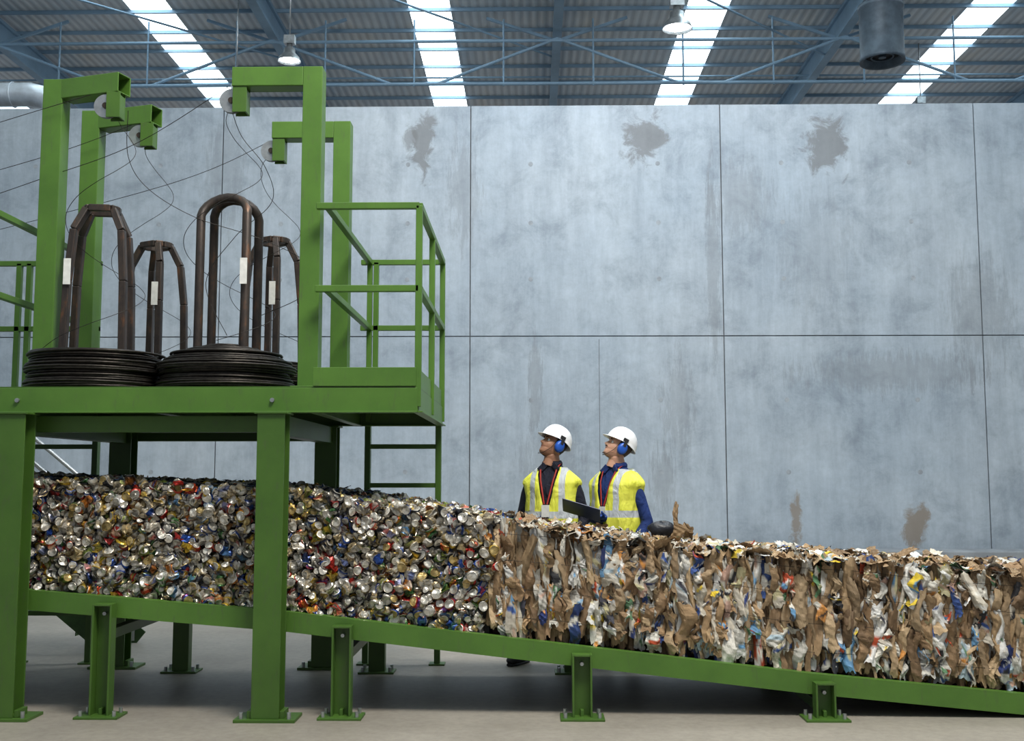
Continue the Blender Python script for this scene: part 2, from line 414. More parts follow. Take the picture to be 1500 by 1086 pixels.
# gantry posts
gant=empty('wire_guide_gantry',(-2.3,7.4,1.975))
def hollow_arm(mb,p,q,w,t=.008):
    p=Vector(p);q=Vector(q);d=(q-p).normalized();up=Vector((0,0,1));y=up.cross(d).normalized()
    for o,ww,hh in ((y*(w/2-t/2),t,w),(-y*(w/2-t/2),t,w),(up*(w/2-t/2),w-2*t,t),(-up*(w/2-t/2),w-2*t,t)):
        mb.beam(p+o,q+o,ww,hh)
mb=MB(); mp=MB(); mg=MB()
H=4.04
def pulley(c):
    c=Vector(c)
    mp.cyl(c+Vector((0,-.010,0)),c+Vector((0,.010,0)),.066,24,0)
    for dy in (-.014,.014): mp.cyl(c+Vector((0,dy-.003,0)),c+Vector((0,dy+.003,0)),.078,28,0)
    mp.cyl(c+Vector((0,-.03,0)),c+Vector((0,.05,0)),.02,10,1)
for (x,y,dx,dy,w) in ((-1.39,6.80,-.52,0,.125),(-1.39,7.88,-.52,0,.125),(-3.15,7.0,.50,-.13,.13),(-3.15,7.62,.50,-.13,.13)):
    h=H
    mb.span((x-w/2,y-w/2,1.985),(x+w/2,y+w/2,h)); mb.span((x-.1,y-.1,1.975),(x+.1,y+.1,1.985))
    sx=w/2 if dx>0 else -w/2
    hollow_arm(mb,(x+sx,y,h-w/2-.001),(x+dx,y+dy,h-w/2-.001),w)
    ex,ey=x+dx,y+dy; s=1 if dx>0 else -1
    zb=h-w
    bx=ex-s*.05
    mg.span((bx-.045,ey-.055,zb-.17),(bx+.045,ey-.045,zb)); mg.span((bx-.045,ey+.03,zb-.17),(bx+.045,ey+.04,zb)); mg.span((bx+.035,ey-.045,zb-.17),(bx+.045,ey+.03,zb-.02))
    pulley((bx-.06,ey-.005,zb-.085))
mb.obj('posts_and_arms',GREEN2,gant,bevel=.004); mg.obj('pulley_brackets',GREEN,gant,bevel=.002); mp.obj('pulley_wheels',[STEEL,RUST],gant)

# ------------------------------------------------------------ wire coils + carriers
def coil(x,y,r,levels,dome,kind,topz,rot,name='wire_coil'):
    e=empty(name,(x,y,1.975)); mb=MB(); z=1.99; R=random.Random(int(x*1000+y*77))
    for l in range(levels):
        rr=r-(0 if l<levels-dome else (l-levels+dome+1)**1.3*.022)-R.uniform(0,.012)+.012*math.sin(l*.9)
        for k in range(3):
            r2=rr-k*.03+R.uniform(-.006,.006); ox,oy=R.uniform(-.012,.012),R.uniform(-.012,.012); ph=R.uniform(0,6.28); tl=R.uniform(0,.008)
            mb.tube([(x+ox+(r2+.006*math.sin(3*a*math.pi/24+ph))*math.cos(a*math.pi/24),y+oy+r2*math.sin(a*math.pi/24),z+tl*math.sin(a*math.pi/24+ph)+R.uniform(-.001,.001)) for a in range(48)],.0085,6,0,closed=True)
        z+=.0155
    ri=r-.06; rin=r-.24; zt=z-.03-dome*.006
    prof=[(rin,1.98),(ri,1.98),(ri,zt-.05),(ri-.06,zt),(rin,zt),(rin,1.98)]
    mb.grid([[(x+q*math.cos(a*math.pi/16),y+q*math.sin(a*math.pi/16),h) for a in range(32)] for q,h in prof],0,True,True)
    for k in range(7):
        q=rin+.02+k*.024
        mb.tube([(x+q*math.cos(a*math.pi/20),y+q*math.sin(a*math.pi/20),zt+.005) for a in range(40)],.009,6,0,closed=True)
    mb.obj('wire_windings',DARKSTEEL,e)
    mb=MB(); zb=1.98
    Rm=Matrix.Rotation(rot,4,'Z')
    def L(px,py,pz): v=Rm@Vector((px,py,0)); return (x+v.x,y+v.y,pz)
    if kind=='round':
        for oy in (-.10,.10):
            pts=[L(-.16,oy,zb)]+[L(-.16,oy,zb+(topz-.16-zb)*t) for t in (.5,1)]
            pts+=[L(-.16*math.cos(a),oy*(1-.6*math.sin(a)),topz-.16+.13*math.sin(a)) for a in np.linspace(.25,math.pi-.25,9)]
            pts+=[L(.16,oy,topz-.16),L(.16,oy,zb)]
            mb.tube(pts,.030,10,0,up=(0,1,0))
    else:
        for (sx,sy) in ((-1,-1),(1,-1),(1,1),(-1,1)):
            pts=[(.19*sx,.13*sy,zb),(.175*sx,.12*sy,zb+.72),(.15*sx,.10*sy,topz-.18),(.085*sx,.06*sy,topz-.03)]
            for i in range(3):
                mb.beam(L(*pts[i]),L(*pts[i+1]),.055,.045,0,up=(1,0,0))
        ring=[(-.10,-.03),(-.07,-.08),(.07,-.08),(.10,-.03),(.10,.03),(.07,.08),(-.07,.08),(-.10,.03)]
        for i in range(8):
            a=ring[i];c=ring[(i+1)%8]; mb.beam(L(a[0],a[1],topz-.025),L(c[0],c[1],topz-.025),.035,.045)
    mb.obj('coil_carrier',RUST,e,bevel=.006 if kind!='round' else 0)
    mb=MB(); p=L(-.17 if rot>0 else .17,-.16,2.75); mb.box(p,(.045,.008,.17)); mb.obj('paper_tag',LABEL,e)
coil(-2.86,7.11,.43,16,1,'angled',3.22,.15)
coil(-2.80,8.0,.40,15,1,'angled',3.17,-.5)
coil(-2.00,7.11,.43,19,7,'round',3.30,-.15)
coil(-1.92,8.0,.41,17,4,'angled',3.2,-.6)

# loose wires (part of the gantry that feeds them)
mb=MB()
def wire(pts,r=.0032,n=10):
    P=[Vector(p) for p in pts]; out=[]
    for i in range(len(P)-1):
        p0=P[max(i-1,0)];p1=P[i];p2=P[i+1];p3=P[min(i+2,len(P)-1)]
        for k in range(n):
            t=k/n; out.append(.5*((2*p1)+(-p0+p2)*t+(2*p0-5*p1+4*p2-p3)*t*t+(-p0+3*p1-3*p2+p3)*t**3))
    out.append(P[-1]); mb.tube(out,r,5,0)
R=random.Random(5)
for (cx,cy,r,z0,px,py,pz) in ((-2.86,7.11,.36,2.25,-2.72,6.87,3.82),(-2.80,8.0,.34,2.22,-2.72,7.49,3.82),(-2.0,7.11,.36,2.28,-1.92,6.8,3.82),(-1.92,8.0,.34,2.24,-1.92,7.88,3.82)):
    pts=[]; turns=1.7; K=20; ph=R.uniform(0,6)
    for i in range(K):
        t=i/(K-1); a=ph+t*turns*6.283; rr=r*(1+.12*math.sin(t*5+ph))*(1-t)**.5
        pts.append((cx+(px-cx)*t+rr*math.cos(a),cy+(py-cy)*t+rr*math.sin(a),z0+(pz-z0)*t**1.1))
    pts.append((px,py,pz)); wire(pts,.0020,6)
for p in ([(-2.73,6.87,3.95),(-3.4,6.9,3.76),(-4.6,6.95,3.40)],[(-2.73,7.49,3.95),(-3.4,7.5,3.70),(-4.8,7.55,3.32)],[(-1.95,6.8,3.93),(-2.6,6.95,3.60),(-3.3,7.0,3.36),(-4.6,7.1,2.95)],[(-1.95,7.88,3.9),(-2.7,7.8,3.55),(-4.8,7.8,3.0)],[(-1.93,6.8,3.8),(-1.87,6.85,3.62),(-1.72,6.9,3.42),(-1.70,7.0,3.22),(-1.95,7.05,3.0),(-2.15,7.1,2.7),(-2.0,7.1,2.35)],[(-2.62,6.87,3.8),(-2.62,6.9,3.5),(-2.5,6.95,3.3),(-2.2,7.0,3.12),(-1.8,7.1,3.0),(-1.5,7.2,2.85),(-1.5,7.2,2.65),(-1.8,7.2,2.5)]):
    wire(p,.0023,10)
mb.obj('baling_wire_strands',DARKSTEEL,gant)

# ------------------------------------------------------------ bales (numpy)
def aim_rot(d):
    d=d/np.linalg.norm(d,axis=1)[:,None]; a=rng.normal(size=d.shape); a-= (a*d).sum(1)[:,None]*d; a/=np.linalg.norm(a,axis=1)[:,None]
    b_=np.cross(d,a); return np.stack([a,b_,d],-1)
SEG=12
prof=[(.002,.050,0),(.020,.0505,0),(.025,.0495,0),(.0265,.057,0),(.0285,.055,0),(.030,.052,1),(.033,.042,1),(.0332,.02,2),(.0332,0,2),(.0332,-.02,1),(.033,-.042,1),(.029,-.052,1),(.0265,-.055,0),(.023,-.05,0),(.002,-.046,0)]
def can_variants(n):
    out=[]
    for k in range(n):
        sq_=rng.uniform(.25,.8); V=[];ph=rng.uniform(0,6.28,6); fl=rng.uniform(.5,1)
        for (r,z,kk) in prof:
            for s in range(SEG):
                th=s*2*math.pi/SEG
                edge=1-min(1,abs(z)/.052)
                rr=r*(1+edge*(.38*math.sin(3*th+ph[0]+z*60)+.26*math.sin(5*th+ph[1]-z*90)))
                x=rr*math.cos(th)+edge*.014*math.sin(ph[2]+z*70); y=rr*math.sin(th)*(1-(1-fl)*(.3+edge*.7)); zz=z*sq_+.007*math.sin(2*th+ph[3])*(1 if z>0 else -1)*(r>.01)*.7
                zz+=x*.32*math.sin(ph[4])*(1 if z>0 else -.6)
                V.append((x,y,zz))
        out.append(np.array(V))
    return np.array(out)
VAR=can_variants(36); kk=np.array([p[2] for p in prof]).repeat(SEG)
cf=[]
for i in range(len(prof)-1):
    for s in range(SEG):
        t=(s+1)%SEG; cf.append((i*SEG+s,i*SEG+t,(i+1)*SEG+t,(i+1)*SEG+s))
cf=np.array(cf)
pal=np.array([(.70,.65,.56)]*10+[(.58,.46,.26)]*7+[(.62,.52,.36)]*6+[(.50,.03,.02)]*3+[(.6,.08,.02)]*1+[(.03,.09,.36)]*4+[(.12,.26,.44)]*1+[(.70,.47,.05)]*4+[(.08,.22,.07)]*2+[(.3,.36,.08)]*2+[(.03,.03,.035)]*8+[(.85,.83,.80)]*3+[(.60,.22,.04)]*1)
pos_l=[];dir_l=[]
def jit(x0,x1,y0,y1,s):
    xs_=np.arange(x0,x1,s); ys_=np.arange(y0,y1,s); g=np.stack(np.meshgrid(xs_,ys_),-1).reshape(-1,2); return g+rng.uniform(-.45*s,.45*s,g.shape)
YF=6.79;YB=7.98
def bound(z): return -.26+.05*np.sin(z*9)
def seam(x): 
    d=np.min(np.abs(np.asarray(x)[...,None]-np.array([-3.9,-3.05,-2.12,-1.15,.62,1.42,2.28,3.15,4.0])),-1)
    return .045*np.exp(-(d/.022)**2)
for (off,s) in ((0,.045),(.036,.046)):
    g=jit(-4.75,-.22,0,.86,s); x=g[:,0]; z=rail_z(x)-.03+g[:,1]; k=(z<top_z(x)-.012)&(x<bound(z)); x=x[k];z=z[k]
    y=YF+off+.012*np.sin(x*9+z*7)+rng.uniform(-.024,.024,len(x))+seam(x+.02*np.sin(z*11))
    pos_l.append(np.stack([x,y,z],-1)); d=rng.normal(0,.8,(len(x),3)); d[:,1]-=1.05; dir_l.append(d)
g=jit(-4.75,-.2,YF,YB,.052); x=g[:,0]; z=top_z(x)-.02+rng.uniform(-.012,.016,len(x))+.01*np.sin(x*6+g[:,1]*8)
pos_l.append(np.stack([x,g[:,1],z],-1)); d=rng.normal(0,.8,(len(x),3)); d[:,2]+=.7; dir_l.append(d)
g=jit(-4.75,-.22,0,.86,.06); x=g[:,0]; z=rail_z(x)-.03+g[:,1]; k=z<top_z(x)-.015; x=x[k];z=z[k]
pos_l.append(np.stack([x,np.full(len(x),YB)+rng.uniform(-.01,.01,len(x)),z],-1)); d=rng.normal(0,.8,(len(x),3)); d[:,1]+=1; dir_l.append(d)
PP=np.vstack(pos_l); DD=np.vstack(dir_l); n=len(PP)
Rm=aim_rot(DD); vi=rng.integers(0,len(VAR),n); S=rng.uniform(.68,1.10,n)
V=np.einsum('nij,nkj->nki',Rm,VAR[vi]*S[:,None,None])+PP[:,None,:]
c1=pal[rng.integers(0,len(pal),n)]*rng.uniform(.5,1.05,(n,1)); c2=pal[rng.integers(0,len(pal),n)]
sil=np.array((.76,.72,.64))*rng.uniform(.55,1.1,(n,1))*np.where(rng.random((n,1))<.12,np.array([[.9,.72,.35]]),1.0)
C=np.where((kk==0)[None,:,None],sil[:,None,:],np.where((kk==2)[None,:,None],(c1*.35+c2*.65)[:,None,:],c1[:,None,:]))
Fc=(cf[None]+ (np.arange(n)*len(kk))[:,None,None]).reshape(-1,4)
CANM=attr_mat('crushed_aluminium',.5,.30)
canb=empty('aluminium_can_bale',(-2.5,7.38,.6))
np_mesh('crushed_cans',V.reshape(-1,3),Fc,C.reshape(-1,3),CANM,False,canb)

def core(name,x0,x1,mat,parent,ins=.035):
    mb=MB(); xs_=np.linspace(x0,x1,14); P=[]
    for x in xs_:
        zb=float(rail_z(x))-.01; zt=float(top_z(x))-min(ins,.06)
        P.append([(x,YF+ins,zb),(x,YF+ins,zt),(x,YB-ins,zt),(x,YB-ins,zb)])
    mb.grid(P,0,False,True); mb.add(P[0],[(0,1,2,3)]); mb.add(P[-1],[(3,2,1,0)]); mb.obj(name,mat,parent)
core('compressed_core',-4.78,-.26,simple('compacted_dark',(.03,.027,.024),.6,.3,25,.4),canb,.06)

def sheets(n,cen,frame,wid,leng,bulge,nu=9,nv=17,wig=.018,crum=.005,torn=.012):
    """frame: (n,3,3) columns = across, out, along"""
    u=np.linspace(-1,1,nu); t=np.linspace(-.5,.5,nv); U,T=np.meshgrid(u,t); U=U.ravel();T=T.ravel()
    ph=rng.uniform(0,6.28,(n,10,1)); fr=rng.uniform(.4,1.5,(n,3,1))
    A=wid[:,None]*U[None]*(1-.22*np.abs(np.sin(T[None]*5+ph[:,0]))) + wig*np.sin(6.28*fr[:,0]*T[None]+ph[:,1])*rng.uniform(.2,1.2,(n,1))
    k=rng.uniform(-.6,.9,(n,1)); k2=rng.uniform(-.5,.5,(n,1))
    O=bulge[:,None]*(1-U[None]**2)+ wid[:,None]*.4*k*np.sin(2.2*U[None]+ph[:,2])+wid[:,None]*.25*k2*np.sin(5.5*U[None]+ph[:,8]+T[None]*3)+ wig*.7*np.sin(6.28*fr[:,1]*T[None]+ph[:,3])
    cr=np.abs(((U[None]*.8+T[None]*3*fr[:,2]+ph[:,4])%1.0)-.5)+np.abs(((-U[None]*.6+T[None]*5+ph[:,5])%1.0)-.5)
    O=O+crum*2.2*(cr-.5)
    Lg=leng[:,None]*T[None]+torn*(np.sin(U[None]*3+ph[:,6])+.5*np.sin(U[None]*9+ph[:,7]))*np.sign(T[None])*(np.abs(T[None])>.42)
    P=np.stack([A,O,Lg],-1)
    W=np.einsum('nij,nkj->nki',frame,P)+cen[:,None,:]
    f=[]
    for i in range(nv-1):
        for j in range(nu-1): a=i*nu+j; f.append((a,a+1,a+nu+1,a+nu))
    f=np.array(f); F=(f[None]+(np.arange(n)*nu*nv)[:,None,None]).reshape(-1,4)
    return W,F,U,T,n,nu*nv
brown=np.array([(.40,.27,.15),(.46,.32,.18),(.34,.22,.12),(.52,.38,.23),(.42,.30,.18),(.28,.18,.10)])
whites=np.array([(.76,.73,.66),(.66,.60,.50),(.82,.81,.78),(.60,.58,.52)])
cols=np.array([(.78,.58,.05),(.55,.10,.04),(.05,.10,.30),(.16,.34,.55),(.42,.52,.58),(.55,.36,.28),(.12,.25,.13),(.06,.06,.08),(.65,.30,.08),(.03,.05,.18),(.55,.50,.30),(.03,.03,.035),(.30,.30,.30)])
def colour(n,m,U,T,pb,pw):
    r=rng.random(n); base=np.where((r<pb)[:,None],brown[rng.integers(0,len(brown),n)],np.where((r<pb+pw)[:,None],whites[rng.integers(0,4,n)],cols[rng.integers(0,len(cols),n)]))
    base=base*rng.uniform(.6,1.1,(n,1))
    C=np.repeat(base[:,None,:],m,1)
    for q in range(3):
        pc=np.where(rng.random((n,1))<.5,whites[rng.integers(0,4,n)],cols[rng.integers(0,len(cols),n)])
        c0=rng.uniform(-.45,.45,(n,1)); wd=rng.uniform(.03,.13,(n,1)); sl=rng.uniform(-.3,.3,(n,1)); u0=rng.uniform(-1,1,(n,1)); uw=rng.uniform(.3,1.5,(n,1))
        mk=(np.abs(T[None]+sl*U[None]-c0)<wd)&(np.abs(U[None]-u0)<uw)&(r[:,None]>pb*.92)
        C=np.where(mk[:,:,None],pc[:,None,:],C)
    return C
def frames(n,out,along,tilt,yaw):
    out=np.array(out,float);along=np.array(along,float)
    a=np.tile(along,(n,1))+rng.normal(0,tilt,(n,3)); a/=np.linalg.norm(a,axis=1)[:,None]
    o=np.tile(out,(n,1))+rng.normal(0,yaw,(n,3)); o-=(o*a).sum(1)[:,None]*a; o/=np.linalg.norm(o,axis=1)[:,None]
    x=np.cross(o,a); return np.stack([x,o,a],-1)
Vs=[];Fs=[];Cs=[];off=0
def push(W,F,C):
    global off
    Vs.append(W.reshape(-1,3)); Fs.append(F+off); Cs.append(C.reshape(-1,3)); off+=W.shape[0]*W.shape[1]
XE=4.35
def front(n,yo,wr,lr,br,tilt,yaw,pb,pw,Y=YF,out=(0,-1,0)):
    x=rng.uniform(-.24,XE,n); L=rng.uniform(*lr,n); lo=rail_z(x)+L*.47-.01; hi=top_z(x)-L*.47+.005
    z=np.where(hi>lo,lo+(hi-lo)*rng.random(n),(lo+hi)/2); x=np.maximum(x,bound(z)+.02)
    cen=np.stack([x,Y+yo+rng.uniform(-.018,.018,n)+(seam(x) if out[1]<0 else 0),z],-1)
    W,F,U,T,n_,m_=sheets(n,cen,frames(n,out,(0,0,1),tilt,yaw),rng.uniform(*wr,n),L,rng.uniform(*br,n))
    push(W,F,colour(n,m_,U,T,pb,pw))
front(420,.075,(.03,.06),(.30,.62),(.0,.03),.05,.5,.85,.10)
front(620,.045,(.016,.048),(.18,.55),(.005,.04),.06,.8,.72,.17)
front(430,.018,(.014,.042),(.12,.40),(.0,.04),.08,.9,.60,.24)
front(170,.002,(.028,.060),(.12,.32),(.01,.04),.10,.45,.45,.32)
front(130,-.004,(.018,.040),(.07,.18),(.0,.02),.20,.4,.30,.40)
front(600,.0,(.02,.05),(.15,.45),(.0,.03),.1,.6,.7,.18,Y=YB,out=(0,1,0))
n=1100; x=rng.uniform(-.3,XE,n); y=rng.uniform(YF,YB,n)
cen=np.stack([x,y,top_z(x)-.014+rng.uniform(-.010,.010,n)],-1)
W,F,U,T,n_,m_=sheets(n,cen,frames(n,(0,0,1),(0,1,0),.22,.3),rng.uniform(.02,.06,n),rng.uniform(.08,.22,n),rng.uniform(-.01,.015,n),wig=.008)
push(W,F,colour(n,m_,U,T,.6,.28))
papb=empty('cardboard_paper_bale',(2.0,7.38,.1))
PAPM=attr_mat('waste_paper',0,.7,70,.5,30)
np_mesh('compressed_sheets',np.vstack(Vs),np.vstack(Fs),np.vstack(Cs),PAPM,False,papb)
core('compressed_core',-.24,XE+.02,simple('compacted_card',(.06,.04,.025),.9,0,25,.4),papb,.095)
Vs=[];Fs=[];Cs=[];off=0
n=4; cen=np.array([(1.03,7.9,1.10),(1.10,7.86,1.02),(2.45,7.3,.93),(1.04,7.84,1.03)])
fr=frames(n,(0,-1,0),(.12,0,1),.15,.3); fr[2]=frames(1,(0,-.5,1),(1,0,.25),.05,.1)[0]
W,F,U,T,n_,m_=sheets(n,cen,fr,np.array([.022,.06,.03,.05]),np.array([.28,.14,.16,.15]),np.array([.01,.02,.01,.02]))
push(W,F,np.tile(brown[0]*.8,(n,m_,1)))
np_mesh('torn_flaps',np.vstack(Vs),np.vstack(Fs),np.vstack(Cs),PAPM,False,papb)
Vs=[];Fs=[];Cs=[];off=0
n=520; x=-4.7+3.75*rng.random(n)**.9; y=rng.uniform(YF+.02,YB,n)
cen=np.stack([x,y,top_z(x)+.004+rng.uniform(-.004,.008,n)],-1)
W,F,U,T,n_,m_=sheets(n,cen,frames(n,(0,0,1),(1,.2,-.05),.12,.25),rng.uniform(.008,.025,n),rng.uniform(.06,.22,n),rng.uniform(-.005,.008,n),wig=.008)
cc=np.where(rng.random((n,1))<.3,np.array([[.05,.08,.14]]),np.array([[.012,.014,.018]]))
push(W,F,np.repeat(cc[:,None,:],m_,1))
np_mesh('dark_shreds',np.vstack(Vs),np.vstack(Fs),np.vstack(Cs),attr_mat('dark_plastic',0,.3),False,canb)
def ties(x0,x1,parent,r):
    mb=MB()
    for h in (.12,.29,.46,.62):
        pts=[(x,YF-.022+.004*math.sin(x*13+h*9),float(rail_z(x))+h+.006*math.sin(x*7)) for x in np.arange(x0,x1,.08)]
        mb.tube(pts,r,5)
    mb.obj('tie_wires',DARKSTEEL,parent)
ties(-4.7,-.3,canb,.0014); ties(-.2,XE,papb,.0014)

# ------------------------------------------------------------ people
def interp_rows(rows,n):
    rows=np.array(rows,float); z=np.linspace(rows[0,0],rows[-1,0],n)
    return np.stack([z]+[np.interp(z,rows[:,0],rows[:,k]) for k in range(1,rows.shape[1])],-1)
TORSO=[(.84,.150,.115,0),(.92,.168,.120,0),(1.02,.160,.115,0),(1.12,.162,.118,0),(1.22,.175,.125,0),(1.30,.186,.126,0),(1.35,.183,.120,.003),(1.385,.170,.108,.006),(1.42,.146,.095,.01),(1.45,.116,.083,.012),(1.48,.084,.070,.012),(1.51,.064,.062,.008),(1.55,.057,.060,.0),(1.58,.054,.058,-.005)]
def superell(a,rx,ry,e=.88):
    c,s=math.cos(a),math.sin(a); return rx*abs(c)**e*(1 if c>=0 else -1), ry*abs(s)**e*(1 if s>=0 else -1)
def hand(mb,W,d,nrm,side,curl):
    W=Vector(W);d=Vector(d).normalized();nrm=Vector(nrm);nrm=(nrm-d*nrm.dot(d)).normalized(); y=nrm.cross(d)
    mb.tube([W-d*.02,W+d*.01,W+d*.04,W+d*.075,W+d*.095],[(.024,.020),(.027,.018),(.037,.017),(.040,.015),(.036,.012)],12,0,up=nrm)
    for i,(o,L) in enumerate(((-.030,.072),(-.010,.082),(.010,.077),(.029,.060))):
        p=W+d*.085+y*o*side; pts=[p]
        for k,(fr,an) in enumerate(((.42,.45),(.32,1.1),(.26,1.6))):
            a=curl*an+.06*i; p=p+(d*math.cos(a)+nrm*math.sin(a))*L*fr; pts.append(p)
        mb.tube(pts,[.0098,.0092,.0085,.007],8,0)
    p=W+d*.025-y*.030*side; q=p+(d*.6-y*side*.65+nrm*.45)*.042; r=q+(d*.8-y*side*.2+nrm*.6)*.034
    mb.tube([p,q,r],[.013,.011,.009],8,0)
def remesh_bake(ob,vox,it=3):
    md=ob.modifiers.new('w','WELD'); md.merge_threshold=1e-5
    md=ob.modifiers.new('r','REMESH'); md.mode='VOXEL'; md.voxel_size=vox; md.use_smooth_shade=True
    md=ob.modifiers.new('s','SMOOTH'); md.iterations=it; md.factor=.5
    return bake(ob)
def cloth(name,col,rough=.85):
    m,nt,b=new_mat(name); f=noise(nt,pos(nt),7,5,.6,.6)
    nt.links.new(ramp(nt,f,[(.3,tuple(q*.75 for q in col)),(.7,tuple(min(1,q*1.15) for q in col))]),b.inputs['Base Color'])
    b.inputs['Roughness'].default_value=rough; bump(nt,b,noise(nt,pos(nt,(1,1,.6)),14,3,.5,.8),.8,.04); return m
def vest_mat(name,zs):
    m,nt,b=new_mat(name)
    g=N(nt,'ShaderNodeTexCoord'); s=N(nt,'ShaderNodeSeparateXYZ'); nt.links.new(g.outputs['Object'],s.inputs[0])
    msk=None
    for z in zs:
        q=math_(nt,'LESS_THAN',math_(nt,'ABSOLUTE',math_(nt,'SUBTRACT',s.outputs['Z'],z)),.026)
        msk=q if msk is None else math_(nt,'MAXIMUM',msk,q)
    v=math_(nt,'LESS_THAN',math_(nt,'ABSOLUTE',math_(nt,'SUBTRACT',math_(nt,'ABSOLUTE',s.outputs['X']),.115)),.022)
    v=math_(nt,'MULTIPLY',v,math_(nt,'GREATER_THAN',s.outputs['Z'],zs[0]))
    msk=math_(nt,'MAXIMUM',msk,v)
    f=noise(nt,pos(nt),9,4)
    yel=ramp(nt,f,[(.3,(.64,.66,.06)),(.7,(.84,.84,.12))])
    nt.links.new(mix(nt,msk,yel,(.50,.53,.56)),b.inputs['Base Color']); b.inputs['Roughness'].default_value=.6
    bump(nt,b,noise(nt,pos(nt,(1,1,.5)),13,3,.5,.9),.9,.035); return m
HEADROWS=[(0,.064,-.02,.020),(.006,.080,-.03,.034),(.022,.092,-.045,.048),(.045,.089,-.062,.059),(.057,.085,-.07,.062),(.066,.091,-.075,.064),(.08,.089,-.083,.068),(.10,.085,-.092,.071),(.115,.084,-.097,.073),(.132,.092,-.10,.075),(.16,.090,-.10,.076),(.19,.078,-.09,.070),(.215,.052,-.065,.052),(.23,.02,-.03,.028),(.235,-.003,-.007,.004)]
def build_head(par,M,skin,hairm,stache,muffcol):
    def fin(mb,name,mats,**k):
        mb.xform(M); return mb.obj(name,mats,par,**k)
    rows=interp_rows(HEADROWS,48); P=[];NS=40
    for z,f,bk,w in rows:
        r=[]
        for k in range(NS):
            a=2*math.pi*k/NS; cx,sy=superell(a,1,1,.95)
            cy=(f+bk)/2; ry=(f-bk)/2; x=w*cx; y=cy+ry*sy
            if sy>0:
                nose=np.interp(z,[.070,.078,.086,.10,.115,.126],[0,.018,.029,.019,.009,0])
                y+=nose*math.exp(-(x/.0125)**2)
                y-=.010*math.exp(-((abs(x)-.032)/.015)**2-((z-.115)/.012)**2)
                y+=.005*math.exp(-(x/.022)**2)*math.exp(-((z-.068)/.006)**2)+.004*math.exp(-(x/.02)**2)*math.exp(-((z-.05)/.006)**2)
                y+=.004*math.exp(-((abs(x)-.045)/.015)**2-((z-.088)/.014)**2)
            r.append((x,-y,z))
        P.append(r)
    mb=MB(); mb.grid(P,0,True,True)
    mb.tube([(0,.03,-.06),(0,.02,.05)],.052,16,0)
    fin(mb,'head',skin)
    mb=MB()
    for s in (-1,1):
        pts=[(s*(.076+.010*math.sin(t)),.005+.016*math.cos(t*1.0),.10+.03*math.sin(t*1.0)) for t in np.linspace(-1.7,1.9,9)]
        mb.tube(pts,.006,6); mb.tube([(s*.07,.004,.10),(s*.08,.004,.10)],.015,8)
    fin(mb,'ears',skin)
    for s in (-1,1):
        mb=MB(); c=Vector((s*.032,-.068,.115)); 
        R=[[c+.0125*Vector((math.sin(p)*math.cos(t),-math.cos(p),math.sin(p)*math.sin(t))) for t in np.linspace(0,2*math.pi,13)[:-1]] for p in np.linspace(.01,math.pi-.01,10)]
        mb.grid(R,0,True,True)
        R=[[c+.0128*Vector((math.sin(p)*math.cos(t),-math.cos(p),math.sin(p)*math.sin(t))) for t in np.linspace(0,2*math.pi,13)[:-1]] for p in np.linspace(.01,.6,5)]
        mb.grid(R,1,True,True)
        fin(mb,'eye',[WHITE,BLACK])
    mb=MB()
    for s in (-1,1): mb.tube([(s*.016,-.090,.131),(s*.03,-.089,.136),(s*.046,-.080,.132)],[.0035,.0045,.002],6)
    if stache:
        mb.tube([(-.026,-.083,.066),(-.012,-.093,.0725),(0,-.0965,.073),(.012,-.093,.0725),(.026,-.083,.066)],[.002,.005,.0055,.005,.002],8)
        mb.tube([(-.03,-.084,.012),(0,-.092,.012),(.03,-.084,.012)],[.003,.005,.003],8)
    fin(mb,'brows_and_facial_hair',hairm)
    mb=MB()
    mb.tube([(-.024,-.080,.0575),(-.01,-.0880,.0585),(0,-.0890,.058),(.01,-.0880,.0585),(.024,-.080,.0575)],[.002,.004,.004,.004,.002],8)
    fin(mb,'lips',simple('lips',(.30,.12,.09),.5,0,40,.1))
    mb=MB(); P=[]
    for z,f,bk,w in interp_rows(HEADROWS,48):
        if z<.06 or z>.2: continue
        r=[]
        half=np.interp(z,[.06,.10,.13,.2],[1.1,1.45,1.8,2.0])
        for a in np.linspace(-math.pi*.5-half,-math.pi*.5+half,26):
            cx,sy=superell(a,1,1,.95); r.append((w*1.04*cx,-((f+bk)/2+(f-bk)/2*sy*1.04),z))
        P.append(r)
    mb.grid(P,0,True); fin(mb,'hair',hairm,solid=.003)
    mb=MB(); P=[]; zc=.152; NS=44
    for E in [89,80,70,60,50,40,30,20,10,0,-1,-3,-4]:
        e=math.radians(max(E,0)); r=[]
        for k in range(NS):
            a=2*math.pi*k/NS; c,s_=math.cos(a),math.sin(a)
            fl=0 if E>=0 else (-E)/4
            rx=.104+.006*fl; ry=.125+.006*fl+(.034*fl*max(0,s_)**2.0)
            x=rx*math.cos(e)**.85*c; y=ry*math.cos(e)**.85*s_; z=zc+.112*math.sin(e)-fl*(.006+.008*max(0,s_)**2)
            z+=.006*math.exp(-(x/.016)**2)*math.sin(e); z-= .026*max(0,-s_)*(1-math.sin(e))
            r.append((x,-y+.008,z))
        P.append(r)
    mb.grid(P,0,True,True); fin(mb,'hard_hat',WHITE,solid=.004)
    mb=MB()
